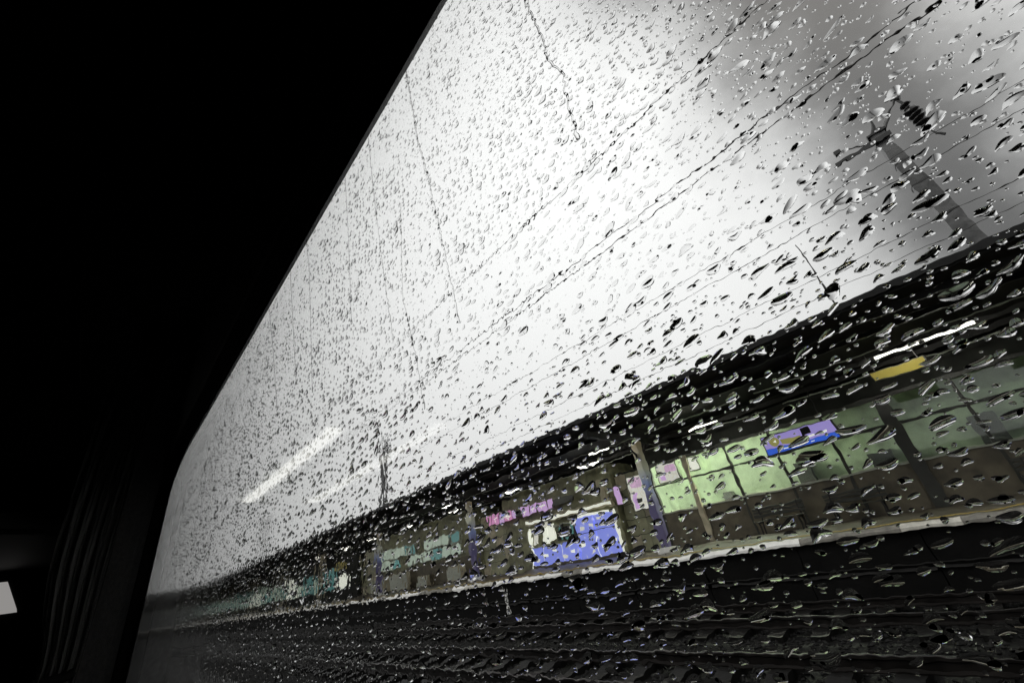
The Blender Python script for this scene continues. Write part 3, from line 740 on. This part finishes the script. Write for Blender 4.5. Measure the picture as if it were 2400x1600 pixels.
def project(x, z, y=OY):
    c = -x * T_ + y * N_ + z * U_
    return 1200 + F_PX * c[0] / c[2], 800 + F_PX * c[1] / c[2], c[2]

drops = []
def inside_window(x, z):
    return XL + .015 < x < XR - .02 and ZB + .02 < z < ZT - .012 and not (x < XL + .42 and z > ZT - .15 and ((x - XL - .42) / .41) ** 2 + ((z - ZT + .15) / .14) ** 2 > 1)
x = .32
while x > XL + .02:                                   # near-vertical rows, wider apart away from the camera
    far = min(1.0, abs(x) / .55)
    cx = .0066 + .0050 * far
    cz = .0047 + .0024 * far
    z0_ = -.20 + rng.uniform(0, cz)
    for iz in range(int(.82 / cz)):
        xx_ = x + rng.normal(0, .20) * cx
        z = z0_ + (iz + rng.normal(0, .22)) * cz
        if not inside_window(xx_, z): continue
        skip = .10 + max(0.0, min(.6, (-xx_ - 1.1) * .8)) + max(0.0, min(.55, (z - .34) * 2.2)) + (.12 if z < -.012 else 0) + (.20 if .06 < z < .20 and xx_ > -.25 else 0)
        patch = math.sin(38 * xx_ + 2.5 * math.sin(27 * z)) * math.sin(31 * z + 2 * math.sin(23 * xx_ + 1))
        skip += .45 * max(0.0, patch - .15)
        if rng.random() < skip: continue
        sx, sy, zz = project(xx_, z)
        if zz < .02 or not (-40 < sx < 2440 and -40 < sy < 1640): continue
        k = .86 + .62 * far
        hw = float(np.clip(rng.lognormal(math.log(.00098), .34), .00045, .0021)) * k * (1 - .18 * patch)
        e = rng.uniform(1.5, 3.0) if z < .20 else rng.uniform(1.2, 2.2)
        if rng.random() < .07: e *= 1.5
        hh = rng.uniform(.24, .40) if z < -.01 else rng.uniform(.52, .74) if z < .12 else rng.uniform(.62, .90)
        drops.append((xx_, z, hw, min(hw * e, cx * .62), rng.uniform(-.6, .6) * hw, hw * hh, rng.normal(.20, .20), rng.uniform(-.05, .45), rng.uniform(.0, .2), 1))
    x -= cx
# big blobs
for x, z in ((-.004, .062), (-.085, .064), (-.052, .058), (.014, .09), (-.19, .075), (.028, .03), (-.142, -.012), (.012, -.022)):
    hw = rng.uniform(.0020, .0032)
    drops.append((x, z, hw, hw * rng.uniform(1.1, 1.7), rng.uniform(-.4, .4) * hw, hw * .36, rng.normal(.3, .4), .3, .2, 1))
# fine spray, sized so that it still shows
for k in range(24000):
    x = .16 - rng.exponential(.24); z = rng.uniform(-.16, .62)
    if not inside_window(x, z): continue
    sx, sy, zz = project(x, z)
    if zz < .02 or not (-20 < sx < 2420 and -20 < sy < 1620): continue
    hw = float(np.clip(rng.lognormal(math.log(.00046), .4), .0002, .0011))
    drops.append((x, z, hw, hw * rng.uniform(1, 1.7), 0, hw * rng.uniform(.42, .7), rng.normal(.2, .3), rng.uniform(0, .3), .08, 0))
size = []
for d in drops:
    sx, sy, zz = project(d[0], d[1])
    cosn = OY / math.sqrt(d[0] ** 2 + OY ** 2 + d[1] ** 2)
    vis = 1.0 if (0 < sx < 2400 and 0 < sy < 1600) else 0.0
    size.append(d[2] * d[3] / (zz * zz) * cosn * vis)
order = np.argsort(-np.array(size))
big = set(order[:300].tolist())
SV, SF, SM, off = [], [], [], 0
for i, (x, z, hw, ln, bend, H, tilt, fat, wb, kind) in enumerate(drops):
    wob = (wb * .5, rng.uniform(0, 6), wb, rng.uniform(0, 6))
    if i in big: K, rings = 22, (.3, .55, .75, .9, 1.0)
    elif kind and x > -.6: K, rings = 14, (.4, .7, .9, 1.0)
    elif kind: K, rings = 9, (.55, .87, 1.0)
    else: K, rings = 8, (.6, 1.0)
    V, F, m = drop(K, rings, hw, ln, bend, H, tilt, fat, wob, (.42 if z > .058 else .18) if kind else .2)
    if i in big:
        me = np_mesh('raindrop', V, F, WATER, True, m)
        o = link('raindrop', me, None, (x, OY, CAMZ + z))
        s, q = z / OY, -x / OY
        form = 'long slanting' if ln > 2.1 * hw else ('rounded' if ln < 1.5 * hw else 'oval')
        wt = 'large' if hw > .0022 else ('small' if hw < .0014 else 'medium')
        if s > .36:
            gp = 'raindrops over the sky'
            where = 'the upper right corner of the sky' if (q < -.05 and s > .6) else 'the sky around the right mast' if q < .0 else 'the pale sky just above the canopy edge' if s < .6 else 'the wires in the right half of the sky' if q < .5 else 'the white middle of the sky'
        elif s > .16:
            gp = 'raindrops over the canopy'
            where = 'the dark canopy right of the bright lamps' if q < .05 else 'the dark canopy above the green panes' if q < .5 else 'the dark canopy above the kiosk'
        elif s > -.06:
            gp = 'raindrops over the platform'
            where = 'the dim right end of the waiting room' if q < .06 else 'the green panes of the waiting room' if q < .5 else 'the lit kiosk' if q < 1.1 else 'the far shop'
        else:
            gp = 'raindrops over the tracks'
            where = 'the platform wall and near edge' if s > -.14 else 'the dark tracks at bottom right' if q < .3 else 'the dark tracks at bottom centre'
        lb = '%s %s raindrop on glass over %s' % (wt, form, where)
        tag(o, lb, 'raindrop', gp)
    else:
        SV.append(V + np.array((x, OY, CAMZ + z))); SF.append(F + off); SM.append(m); off += len(V)
st = link('rain_spray', np_mesh('rain_spray', np.vstack(SV), np.vstack(SF), WATER, True, np.concatenate(SM)))
struct(st, 'stuff'); tag(st, 'thousands of small raindrops covering the train window glass', 'raindrops')

# rivulets running down the glass
def rivulet(pts, hw, lb, wig):
    P = [np.array(p, float) for p in pts]
    pp = []
    for a, b in zip(P[:-1], P[1:]):
        m = max(2, int(np.linalg.norm(b - a) / .0035))
        for k in range(m):
            q = a + (b - a) * k / m
            pp.append(q + np.array((rng.normal(0, wig), 0)))
    pp.append(P[-1])
    V = []; F = []
    prof = [(-1, 0), (-.72, .42), (0, .62), (.72, .42), (1, 0)]
    for i, q in enumerate(pp):
        s = hw * (0.75 + .5 * rng.random()) * (1.9 if i > len(pp) - 4 else 1)
        for a, h in prof:
            V.append((q[0] + a * s, h * s * .9, q[1]))
        V.append((q[0] + s, 0, q[1])); V.append((q[0] - s, 0, q[1]))
    for i in range(len(pp) - 1):
        a, b = i * 7, (i + 1) * 7
        for j in range(4):
            F += [(a + j, a + j + 1, b + j + 1), (a + j, b + j + 1, b + j)]
        F += [(a + 5, a + 6, b + 6), (a + 5, b + 6, b + 5)]
    F = np.array(F); m = np.zeros(len(F), bool)
    for i in range(len(pp) - 1):
        m[i * 10 + 8:i * 10 + 10] = True
    V = np.array(V); c = np.array((pp[-1][0], 0, pp[-1][1]))
    o = link('rain_trail', np_mesh('rain_trail', V - c, F, WATER, True, m), None, (c[0], OY, CAMZ + c[2]))
    tag(o, lb, 'rain trail', 'trails of water running down the window')
RV = [([(-0.070, 0.412), (-0.068, 0.375), (-0.067, 0.341), (-0.069, 0.311), (-0.063, 0.285), (-0.066, 0.259), (-0.068, 0.220)], .0008, 'zigzag water trail running down the glass at top centre', .0010),
      ([(-0.259, 0.600), (-0.251, 0.523), (-0.242, 0.428), (-0.228, 0.343), (-0.221, 0.284), (-0.215, 0.238), (-0.209, 0.197), (-0.207, 0.164)], .0012, 'long wavy water trail down the left middle of the window', .0008),
      ([(-0.374, 0.600), (-0.355, 0.463), (-0.344, 0.397), (-0.332, 0.326), (-0.321, 0.265), (-0.309, 0.201)], .0010, 'water trail starting at the dark edge left of the longest one', .0006),
      ([(-0.461, 0.600), (-0.432, 0.433), (-0.411, 0.278)], .0011, 'straight thin water trail in the left part of the window', .0004),
      ([(-0.285, 0.365), (-0.288, 0.239), (-0.268, 0.159), (-0.262, 0.115)], .0009, 'water trail ending beside the distant mast', .0006),
      ([(-0.645, 0.600), (-0.604, 0.492), (-0.559, 0.331), (-0.534, 0.239)], .0013, 'straight water trail reaching the streak of reflected light', .0005),
      ([(-0.743, 0.600), (-0.670, 0.424), (-0.613, 0.284)], .0014, 'straight water trail second from the dark pillar', .0005),
      ([(-0.889, 0.590), (-0.793, 0.433), (-0.705, 0.277)], .0016, 'leftmost straight water trail near the dark pillar', .0005),
      ([(-0.335, 0.121), (-0.331, 0.093), (-0.326, 0.067)], .0009, 'short water trail crossing the canopy edge by the distant mast', .0006)]
for pts, hw, lb, wg in RV:
    rivulet(pts, hw, lb, wg)
